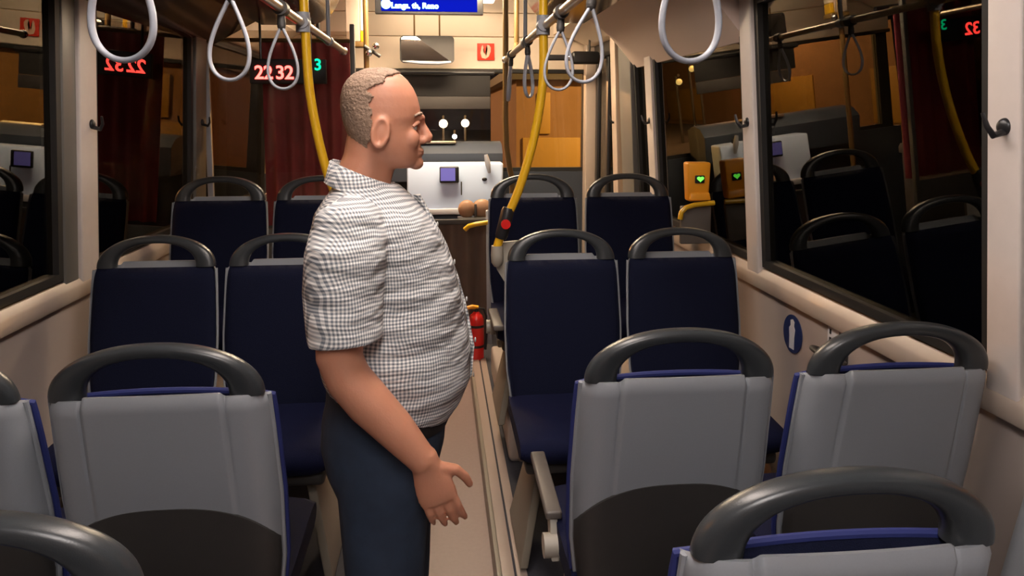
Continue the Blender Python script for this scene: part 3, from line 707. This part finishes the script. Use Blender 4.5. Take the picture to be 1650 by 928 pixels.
def esec(z, xb, xf, hy, yc=0, p=2.3, n=36, dz=0):
    cx, a = (xb+xf)/2, (xf-xb)/2; out = []
    for k in range(n):
        t = 2*PI*k/n; c, s = math.cos(t), math.sin(t)
        out.append((cx+math.copysign(abs(c)**(2/p), c)*a, yc+math.copysign(abs(s)**(2/p), s)*hy, z+dz*c))
    return out
man = empty('person', (0, MY, 0)); tag(man, 'man standing in the aisle in checked short-sleeved shirt and dark jeans', 'person')
HEAD = [(1.462,-.120,-.070,.020), (1.468,-.135,-.054,.036), (1.482,-.160,-.047,.052), (1.500,-.180,-.045,.062), (1.515,-.192,-.044,.067), (1.530,-.200,-.045,.070), (1.548,-.207,-.049,.073), (1.562,-.212,-.049,.075), (1.578,-.216,-.043,.077), (1.60,-.219,-.043,.077), (1.625,-.218,-.049,.075), (1.645,-.212,-.058,.070), (1.662,-.202,-.070,.061), (1.675,-.186,-.084,.047), (1.684,-.165,-.103,.028), (1.687,-.150,-.118,.014)]
def head_bm(off=0):
    bm = B(); loft(bm, [esec(z+(off if z > 1.6 else 0), xb-off, xf+off, hy+off) for z, xb, xf, hy in HEAD]); return bm
bm = head_bm()
tube(bm, [(-.045,0,1.572), (-.036,0,1.552), (-.026,0,1.532), (-.030,0,1.522)], [.009,.011,.014,.010], 14)      # nose
for s in (-1, 1): ball(bm, (-.036, s*.011, 1.525), .009)
tube(bm, [(-.049,-.03,1.579), (-.040,-.012,1.577), (-.040,.012,1.577), (-.049,.03,1.579)], .009, 12)              # brow
ball(bm, (-.045, 0, 1.504), .012, (.9, 1.8, .45)); ball(bm, (-.046, 0, 1.495), .012, (.9, 1.7, .5)); ball(bm, (-.054, 0, 1.474), .018, (1, 1.1, .9))
for s in (-1, 1):
    ball(bm, (-.065, s*.040, 1.53), .022, (1, .8, 1.1))                                                         # cheek
    pts = [(-.128+.017*math.cos(t)+.004*math.sin(t), s*(.083+.004*math.cos(t+2)), 1.545+.030*math.sin(t)) for t in (2*PI*k/20 for k in range(20))]
    tube(bm, pts, .0055, 10, closed=True); ball(bm, (-.125, s*.078, 1.543), .017, (.9, .35, 1.4))
tube(bm, [(-.150,0,1.53), (-.160,0,1.48), (-.178,0,1.43), (-.185,0,1.36)], [.060,.060,.064,.075], 24)             # neck
TORSO = [(.84,-.265,-.005,.160), (.92,-.272,.035,.165), (1.0,-.275,.058,.170), (1.08,-.277,.055,.172), (1.16,-.28,.040,.170), (1.24,-.285,.018,.170), (1.31,-.285,-.010,.172), (1.36,-.275,-.040,.160), (1.395,-.255,-.075,.110), (1.42,-.235,-.105,.07)]
loft(bm, [esec(z, a+.012, b-.012, h-.012) for z, a, b, h in TORSO])
arms = {-1: [(-.185,-.165,1.355), (-.195,-.195,1.30), (-.205,-.215,1.20), (-.208,-.222,1.09), (-.190,-.226,1.045), (-.150,-.230,.995), (-.095,-.235,.935), (-.050,-.238,.880), (-.036,-.238,.862)],
        1: [(-.185,.165,1.355), (-.195,.195,1.30), (-.208,.215,1.20), (-.215,.228,1.09), (-.212,.232,1.05), (-.195,.235,.98), (-.165,.238,.90), (-.135,.238,.83), (-.128,.238,.81)]}
RAD = [.060,.058,.052,.048,.047,.047,.041,.032,.030]
for s in (-1, 1):
    tube(bm, arms[s], RAD, 20)
    wr = Vector(arms[s][-1]); d = (wr-Vector(arms[s][-3])).normalized()
    if s == -1: d = Vector((.33, 0, -.94)).normalized()
    side = Vector((0, s, 0)); fw = d.cross(side).normalized()
    if fw.x < 0: fw = -fw                      # thumb side: forward
    # palm
    rings = []
    for k, (t, wv, th) in enumerate(((-.02,.030,.029), (.005,.031,.025), (.025,.035,.020), (.05,.041,.017), (.075,.043,.015), (.092,.040,.012))):
        c0 = wr + d*t; rings.append([c0 + fw*math.cos(a)*wv + side*math.sin(a)*th for a in (2*PI*q/20 for q in range(20))])
    loft(bm, rings)
    for fi, (off, ln, r0) in enumerate(((.031, .070, .0088), (.011, .078, .0092), (-.010, .073, .0088), (-.030, .058, .0078))):
        p0 = wr + d*.075 + fw*off; dd = d; pts = [p0]; cur = Vector(p0)
        for j, (seg, bend) in enumerate(((.35, .05), (.40, .30+.05*fi), (.25, .35))):
            dd = (dd - side*bend + fw*off*1.2*(j == 0)).normalized(); cur = cur + dd*(ln*seg + (.014 if j == 0 else 0)); pts.append(Vector(cur))
        tube(bm, pts, [r0, r0*.98, r0*.9, r0*.72], 12); ball(bm, pts[-1], r0*.74)
    t0 = wr + d*.018 + fw*.022; t1 = t0 + (d*.55+fw*.75-side*.25).normalized()*.040; t2 = t1 + (d*.85+fw*.35-side*.30).normalized()*.032; t3 = t2 + (d*.95+fw*.1-side*.3).normalized()*.022
    tube(bm, [t0, t1, t2, t3], [.014, .0115, .0105, .0085], 12); ball(bm, t3, .0087)
legs = {-1: [(-.135,-.085,.90), (-.135,-.088,.75), (-.135,-.088,.60), (-.135,-.088,.47), (-.140,-.088,.35), (-.150,-.088,.20), (-.155,-.088,.09)],
        1: [(-.13,.085,.90), (-.13,.088,.75), (-.125,.088,.60), (-.12,.088,.47), (-.12,.088,.35), (-.13,.088,.20), (-.135,.088,.09)]}
for s in (-1, 1): tube(bm, legs[s], [.085,.083,.070,.055,.055,.040,.035], 20)
body = mobj('body', apply_remesh(bm, 'body', .0042, 3), skin, man)
# hair: thin cap on the back, sides and crown
hm = apply_remesh(head_bm(.0025), 'hair', .0035, 2)
bm = B(); bm.from_mesh(hm); bpy.data.meshes.remove(hm)
def hairy(c):
    w = .004*math.sin(c.z*210) + .003*math.sin(c.y*240+c.z*90)
    if c.z >= 1.640: return c.x < -.150 + (c.z-1.640)*1.45 + w
    if c.z > 1.585: return c.x < -.150 + w + .4*max(0, 1.602-c.z)
    return c.x < -.143 + w - .35*max(0, 1.56-c.z) and c.z > 1.500 + w
kill = [f for f in bm.faces if not hairy(f.calc_center_median())]
bmesh.ops.delete(bm, geom=kill, context='FACES')
for v in bm.verts: v.co += v.normal*random.uniform(0, .0016)
hr = obj('hair', bm, hairm, man, ang=180)
sm = hr.modifiers.new('s', 'SOLIDIFY'); sm.thickness = .006; sm.offset = -1
bm = B()
for s in (-1, 1): ball(bm, (-.0612, s*.031, 1.556), .0125)
ey = obj('eyes', bm, eyem, man)
bm = B()
for s in (-1, 1): ball(bm, (-.0520, s*.031, 1.556), .0045)
obj('pupils', bm, pupil, ey)
bm = B()
for s in (-1, 1): tube(bm, [(-.058, s*.045, 1.558), (-.050, s*.038, 1.565), (-.0475, s*.030, 1.567), (-.050, s*.020, 1.562)], [.003, .005, .005, .003], 10)
obj('eyelids', bm, skin, man)
bm = B()
for s in (-1, 1): tube(bm, [(-.040, s*.014, 1.584), (-.042, s*.032, 1.588), (-.054, s*.048, 1.582)], [.003, .004, .0025], 8)
obj('eyebrows', bm, hairm, man)
# shirt
bm = B()
ST = [(.925,-.272,.018,.176,), (.955,-.280,.045,.182), (1.0,-.286,.069,.186), (1.05,-.286,.070,.187), (1.10,-.288,.063,.186), (1.16,-.290,.052,.184), (1.24,-.294,.030,.184), (1.31,-.294,.002,.184), (1.36,-.285,-.030,.172), (1.395,-.262,-.062,.125), (1.425,-.240,-.095,.082)]
loft(bm, [esec(z, a, b, h, n=48, dz=-.05*max(0, 1.12-z)/.2) for z, a, b, h in ST])
for s in (-1, 1):
    a = arms[s]
    lean = .012
    tube(bm, [(-.175, s*.12, 1.365), (-.188, s*.165, 1.345), (-.195, s*.190, 1.29), (-.200, s*.205, 1.22), (-.198, s*.213, 1.15), (-.195, s*.216, 1.118)], [.058,.078,.084,.082,.078,.076], 28)
sh = mobj('shirt', apply_remesh(bm, 'shirt', .006, 5), shirtm, man)
# collar
bm = B(); rings = []
for k in range(21):
    t = -PI*.93 + 2*PI*.93*k/20
    cx, cy = -.172+.070*math.cos(t), .070*math.sin(t); z0 = 1.432 - .030*math.cos(t)
    n_ = Vector((math.cos(t), math.sin(t), 0)); p = Vector((cx, cy, z0))
    drop = .038+.014*(abs(t) < .5)
    rings.append([p+n_*.004+Vector((0,0,.022)), p+n_*.008+Vector((0,0,.019)), p+n_*.017-Vector((0,0,drop*.4)), p+n_*.022-Vector((0,0,drop*.75)), p+n_*.014-Vector((0,0,drop*.7)), p-n_*.004])
loft(bm, rings); obj('collar', bm, shirtm, sh, ang=60)
bm = B(); pts = [(-.052,0,1.40), (-.022,0,1.345), (.010,0,1.28), (.037,0,1.20), (.058,0,1.12), (.072,0,1.04), (.066,0,.97), (.046,0,.93)]
rings = [[(x+.001,-.016,z), (x+.006,-.015,z), (x+.006,.015,z), (x+.001,.016,z), (x-.01,0,z)] for x, _, z in pts]
loft(bm, rings); obj('button_band', bm, shirtm, sh)
for x, z in ((-.012, 1.33), (.027, 1.24), (.055, 1.15), (.075, 1.05), (.070, .965)): obj('button', ball(B(), (x+.006, 0, z), .006, (.4, 1, 1)), buttonm, sh)
# jeans
bm = B()
loft(bm, [esec(z, a, b, h) for z, a, b, h in ((.70,-.245,-.030,.165), (.76,-.272,-.010,.174), (.82,-.284,.006,.174), (.88,-.280,.010,.170), (.925,-.270,.008,.166), (1.0,-.264,-.010,.158))])
for s in (-1, 1): tube(bm, [(x, y, z) for x, y, z in legs[s]], [.098,.105,.096,.086,.080,.078,.078], 24)
jn = mobj('jeans', apply_remesh(bm, 'jeans', .007, 4), denim, man)
obj('belt', loft(B(), [esec(z, -.272, .016, .168) for z in (.870, .905)]), shoem, jn)
bm = B(); prism(bm, [(-.255,-.178,.74), (-.18,-.186,.72), (-.18,-.180,.72), (-.255,-.168,.74), (-.268,-.172,.85), (-.175,-.180,.85), (-.175,-.170,.85), (-.268,-.160,.85)], .003); bm.free()
for s in (-1, 1):
    lx = legs[s][-1][0]
    bm = B(); loft(bm, [esec(z, lx+a, lx+b, h, yc=s*.088) for z, a, b, h in ((.002,-.075,.195,.045), (.03,-.078,.198,.047), (.05,-.072,.17,.044), (.075,-.065,.10,.042), (.10,-.055,.05,.040))])
    sh_ = obj('shoe', bm, shoem, man)
    obj('sole', loft(B(), [esec(z, lx-.082, lx+.202, .050, yc=s*.088) for z in (.001, .020)]), black, sh_)

# ------------------------------------------------------------------ the night outside
tag(obj('road', box(B(), (-60, -30, -.42), (60, 110, -.38)), asphalt), kind='structure')
def street_lamp(x, y, z, r, m, lab, power=0):
    e = empty('street_lamp', (x, y, -.38)); tag(e, lab, 'street lamp', 'street lamps outside')
    obj('pole', tube(B(), [(0, .3, 0), (0, .3, z+.38+r+.1), (0, 0, z+.38+r+.12)], .05, 8), kickm, e)
    obj('lamp_head', ball(B(), (0, 0, z+.38), r), m, e)
def far(u_, v_, Y):   # direction constants from the eye, worked out beforehand
    return None
for x, y, z, r, m, lab in ((.17, 30, 1.30, .17, street, 'bright warm street lamp seen through windscreen, left one'), (1.05, 30, 1.32, .16, street, 'bright warm street lamp seen through windscreen, right one'),
        (.62, 30, .78, .10, streetw, 'small cool white lamp below the two warm street lamps'), (4.0, 30, .95, .12, streety, 'small yellow lamp seen right of the bronze pole')):
    street_lamp(x, y, z, r, m, lab)
for x, y, z, r, m, lab in ((-8.35, 25, 2.12, .13, streety, 'small yellow lamp outside left window, before the dark pillar'), (-6.48, 25, 2.143, .11, streety, 'upper small yellow lamp outside the left front window'), (-5.98, 25, 1.762, .11, streety, 'middle small yellow lamp outside the left front window'), (-6.82, 25, 1.38, .09, streetw, 'lower small pale lamp outside the left front window')):
    street_lamp(x, y, z, r, m, lab)
def building(name, loc, sx, sy, hh, lab, rows):
    e = empty(name, loc); tag(e, lab, 'building')
    obj('wall', box(B(), (0, 0, 0), (sx, sy, hh)), facade, e, smooth=False)
    bm = B(); 
    obj('roof', box(B(), (-.2, -.2, hh), (sx+.2, sy+.2, hh+.15)), kickm, e, smooth=False)
    for p in rows: obj('shutter', box(B(), *p, .01), frosted, e)
building('building', (9, 1, -.38), 5, 40, 5.0, 'dim brick building lit amber outside right windows', [((-.05, y, 1.0), (.02, y+1.3, 2.6)) for y in (8, 14, 20, 27)])
building('building', (-15, 1, -.38), 5, 45, 3.6, 'dim brick building outside the left windows', [((4.98, y, .2), (5.05, y+5.2, 1.75)) for y in (14, 22.5, 33)])
building('building', (1.25, 12, -.38), 5.5, 6, 2.55, 'amber lit brick house ahead of the bus, right', [((.1, -.05, .9), (1.05, .02, 1.62)), ((.35, -.05, 1.68), (.55, .02, 2.35))])
for loc, en, col in (((6.0, 7.0, 4.6), 5000, (1, .55, .16)), ((6.8, 12, 4.6), 6500, (1, .55, .16)), ((2.5, 8.5, 4.0), 190, (1, .55, .16)), ((-6.5, 5, 3.5), 900, (1, .5, .2)), ((-7.8, 14, 4.6), 1800, (1, .45, .2)), ((-7.8, 24, 4.6), 4500, (1, .5, .2)), ((6.8, 18, 4.6), 7500, (1, .55, .16))):
    l = bpy.data.lights.new('sodium_light', 'POINT'); l.energy = en; l.color = col; l.shadow_soft_size = .15
    o = bpy.data.objects.new('sodium_light', l); C.objects.link(o); o.location = loc
